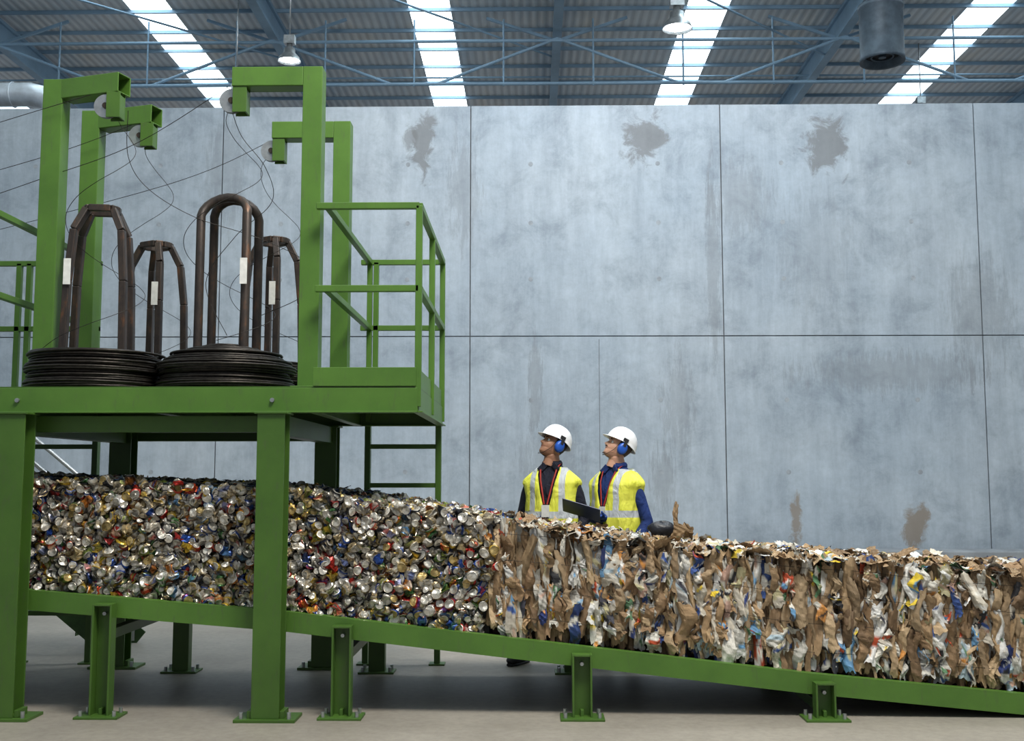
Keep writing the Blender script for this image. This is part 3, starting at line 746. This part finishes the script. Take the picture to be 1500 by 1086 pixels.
    for s in (-1,1):
        R=[]
        for (q,o) in ((.6,.078),(1,.080),(1.05,.092),(1,.108),(.8,.116),(.3,.119),(.02,.119)):
            R.append([(s*o,.006+q*.036*math.cos(t),.095+q*.046*math.sin(t)) for t in np.linspace(0,2*math.pi,25)[:-1]])
        mb.grid(R,0,True,True)
        mb.beam((s*.117,.006,.11),(s*.112,.006,.165),.022,.008,1,up=(1,0,0)); mb.box((s*.108,.0,.165),(.014,.04,.022),None,1)
    fin(mb,'ear_muffs',[muffcol,BLACK])
    mb=MB(); mb.tube([(.085,-.02,.15),(.070,-.045,.06),(.03,-.079,.0),(0,-.088,-.006),(-.03,-.079,.0),(-.070,-.045,.06),(-.085,-.02,.15)],.002,6)
    fin(mb,'chin_strap',BLACK)

def worker(X,Y,yaw,headyaw,pitch,arms,feet,skin,shirt,trouser,hairm,vestm,vgrow,stache,scale=1.0,handm=None):
    e=empty('worker',(0,0,0))
    mb=MB(); P=[]
    for z,rx,ry,cy in interp_rows(TORSO,60):
        P.append([ (lambda q:(q[0],q[1]+cy,z))(superell(2*math.pi*k/40,rx,ry)) for k in range(40)])
    mb.grid(P,0,True,True); mb.add(P[0],[tuple(range(40))[::-1]]); mb.add(P[-1],[tuple(range(40))])
    for s,(el,wr_,hd,hn,curl) in arms.items():
        sh=(s*.172,.005,1.345)
        el=Vector(el);wr_=Vector(wr_);S0=Vector(sh)
        mb.tube([(s*.10,.008,1.37),sh,S0.lerp(el,.3),S0.lerp(el,.6),el,el.lerp(wr_,.35),wr_],[.045,.054,.056,.050,.046,.044,.034],14,0,up=(0,1,0))
    for s,(fx,fy) in feet.items():
        kn=Vector((s*.105*.4+fx*.5,fy*.5-.02,.5))
        mb.tube([(s*.085,0,.93),(s*.09,0,.84),Vector((s*.09,0,.84)).lerp(kn,.5),kn,kn.lerp(Vector((fx,fy,.1)),.4),(fx,fy,.09)],[.09,.098,.085,.068,.066,.055],14,0,up=(0,1,0))
    ob=mb.obj('body',[shirt,trouser],None); remesh_bake(ob,.011,4)
    ob.data.materials.clear(); ob.data.materials.append(shirt); ob.data.materials.append(trouser); ob.data.materials.append(skin)
    for p in ob.data.polygons:
        p.use_smooth=True; p.material_index=2 if p.center.z>1.525 else (1 if p.center.z<.96 and abs(p.center.x)<.21+(.1 if p.center.z<.7 else 0) and not (p.center.z>.7 and abs(p.center.x)>.19) else 0)
    ob.parent=e
    mb=MB(); g=vgrow; VR=[]
    rows=interp_rows(TORSO,110)
    for z,rx,ry,cy in rows:
        if z<.93 or z>1.475: continue
        ext=g+ (.022 if z<1.1 else .022*max(0,(1.24-z)/.14))
        sh=.026*math.exp(-((z-1.37)/.045)**2)
        half=np.interp(z,[.93,1.12,1.20,1.475],[.012,.010,.02,.080])
        RX,RY=rx+ext+sh,ry+ext
        ph=math.asin(min(.95,half/RX)); r=[]
        for a in np.linspace(-math.pi/2+ph,-math.pi/2+2*math.pi-ph,57):
            x,y=superell(a,RX,RY); fold=.005*math.sin(a*9+z*14)+.004*math.sin(a*17-z*20); r.append((x*(1+fold*3),(y*(1+fold*5))+cy,z+.008*abs(math.sin(a))*(z>1.3)))
        VR.append(r)
    mb.grid(VR,0,True); v=mb.obj('hi_vis_vest',vestm,None,solid=.005); v.parent=e
    mb=MB()
    mb.tube([(.070*math.cos(a),.008+.068*math.sin(a),1.510-.02*max(0,-math.sin(a))) for a in np.linspace(-math.pi/2+.35,1.5*math.pi-.35,22)],[(.010,.022)]*22,8,0,up=(0,0,1))
    for s in (-1,1):
        mb.beam((s*.03,-.068,1.50),(s*.075,-.085,1.45),.012,.045)
    c=mb.obj('collar',shirt,None,bevel=.004); c.parent=e
    mb=MB()
    for s in (-1,1): mb.tube([(s*.072,.0,1.51),(s*.066,-.080,1.47),(s*.05,-.130,1.38),(s*.012,-.165,1.20)],[(.007,.002)]*4,6,0,up=(0,-1,0))
    mb.box((0,-.170,1.15),(.06,.004,.09),None,1)
    c=mb.obj('lanyard_and_badge',[simple('red_lanyard',(.35,.03,.02),.6),LABEL],None); c.parent=e
    for s,(el,wr_,hd,hn,curl) in arms.items():
        mb=MB(); hand(mb,wr_,hd,hn,s,curl); o=mb.obj('hand',handm or skin,None); remesh_bake(o,.0042,1); o.data.materials.clear(); o.data.materials.append(handm or skin)
        for p in o.data.polygons: p.use_smooth=True
        o.parent=e
    for s,(fx,fy) in feet.items():
        mb=MB(); t0=math.radians(12)*s
        mb.tube([(0,.085,.05),(0,.06,.055),(0,0,.062),(0,-.07,.052),(0,-.14,.045),(0,-.175,.038),(0,-.19,.03)],[(.022,.03),(.036,.046),(.04,.05),(.045,.04),(.048,.034),(.035,.026),(.015,.014)],14,0,up=(0,0,1))
        mb.tube([(0,.02,.05),(0,.015,.16)],[.046,.05],14,0)
        mb.tube([(0,.09,.012),(0,.05,.012),(0,-.06,.012),(0,-.14,.012),(0,-.195,.012)],[(.02,.012),(.04,.012),(.047,.012),(.05,.012),(.02,.012)],14,0,up=(0,0,1))
        mb.xform(Matrix.Translation((fx,fy,0))@Matrix.Rotation(t0,4,'Z'))
        o=mb.obj('boot',BLACK,None); o.parent=e
    M=Matrix.Translation((0,-.003,1.572))@Matrix.Rotation(headyaw,4,'Z')@Matrix.Rotation(-pitch,4,'X')@Matrix.Translation((0,-.016,-.032))
    build_head(e,M,skin,hairm,stache,simple('blue_muff',(.02,.10,.45),.35,0,10,.1))
    e.location=(X,Y,0); e.rotation_euler=(0,0,yaw); e.scale=(scale,)*3
    return e
def skinm(n,c):
    m=simple(n,c,.5,0,25,.10); b=m.node_tree.nodes['Principled BSDF']; b.inputs['Subsurface Weight'].default_value=.08; b.inputs['Subsurface Radius'].default_value=(.02,.008,.004); return m
vm1=vest_mat('hi_vis_a',[1.12]); vm2=vest_mat('hi_vis_b',[1.14])
r=math.radians
worker(.16,8.50,r(-18),r(-46),r(26),
  {-1:((-.25,.03,1.09),(-.235,-.07,.86),(0,-.2,-1),(1,-.2,0),.5), 1:((.245,.04,1.09),(.20,-.10,.89),(-.1,-.3,-1),(-1,-.2,0),.5)},
  {-1:(-.24,.0),1:(.14,.02)}, skinm('skin_brown',(.36,.19,.12)), cloth('navy_shirt',(.012,.014,.03)), cloth('navy_trousers',(.015,.018,.03)), simple('black_hair',(.012,.010,.009),.6,0,60,.3), vm1,.020,False,1.015)
worker(.66,8.50,r(-45),r(-32),r(28),
  {-1:((-.17,-.09,1.09),(.078,-.243,1.115),(-.14,-.85,.1),(0,.1,1),.5), 1:((.26,.05,1.08),(.24,-.12,.88),(-.1,-.4,-1),(-1,-.2,0),.5)},
  {-1:(-.12,-.02),1:(.14,.04)}, skinm('skin_light',(.55,.32,.23)), cloth('blue_overall',(.012,.036,.16)), cloth('blue_trousers',(.012,.03,.12)), simple('brown_hair',(.05,.03,.02),.6,0,60,.3), vm2,.034,True,1.005,
  cloth('blue_glove',(.02,.06,.25)))
cb=empty('clipboard',(.40,8.14,1.16)); mb=MB()
Mc=Matrix.Translation((.37,8.14,1.18))@Matrix.Rotation(r(-12),4,'Z')@Matrix.Rotation(r(16),4,'Y')@Matrix.Rotation(r(-30),4,'X')
mb.box((0,0,0),(.29,.20,.006)); mb.box((0,0,.0045),(.25,.18,.003),None,1); mb.box((-.13,0,.012),(.03,.09,.012),None,2); mb.cyl((-.115,-.04,.02),(-.115,.04,.02),.006,8,2)
mb.xform(Mc); mb.obj('board_and_clip',[simple('dark_blue_board',(.015,.03,.09),.4),LABEL,STEEL],cb,bevel=.001)
sk=MB(); Pp=[]
for i,ph in enumerate(np.linspace(.02,math.pi-.02,14)):
    Pp.append([(.94+.10*math.sin(ph)*math.cos(t)*(1+.12*math.sin(3*t+ph*4)),7.93+.05*math.sin(ph)*math.sin(t),1.050+.055*math.cos(ph)*(1+.15*math.sin(2*t+1))) for t in np.linspace(0,2*math.pi,25)[:-1]])
sk.grid(Pp,0,True,True); sk.obj('black_plastic_sack',simple('black_sack',(.02,.022,.03),.35,0,20,.3,.6,30))

# ------------------------------------------------------------ lights
w=bpy.data.worlds.new('world'); scn.world=w; w.use_nodes=True
bg=w.node_tree.nodes['Background']; bg.inputs['Color'].default_value=(.82,.90,1,1); bg.inputs['Strength'].default_value=.36
def area(name,loc,tgt,sx,sy,en,col):
    l=bpy.data.lights.new(name,'AREA'); l.shape='RECTANGLE'; l.size=sx; l.size_y=sy; l.energy=en; l.color=col
    o=bpy.data.objects.new(name,l); scn.collection.objects.link(o); o.location=loc
    o.rotation_euler=(Vector(tgt)-Vector(loc)).to_track_quat('-Z','Y').to_euler()
area('added_key_front',(1.2,3.4,8.8),(0,7.4,.8),3.2,2.0,880,(1,.95,.87))  # added lamp out of view, brightens bales and conveyor from above the front
area('added_fill_wall',(1.4,10.0,10.0),(1.4,16,4.0),3.5,2.2,480,(.93,.96,1))  # added lamp out of view, gives the wall its brighter middle
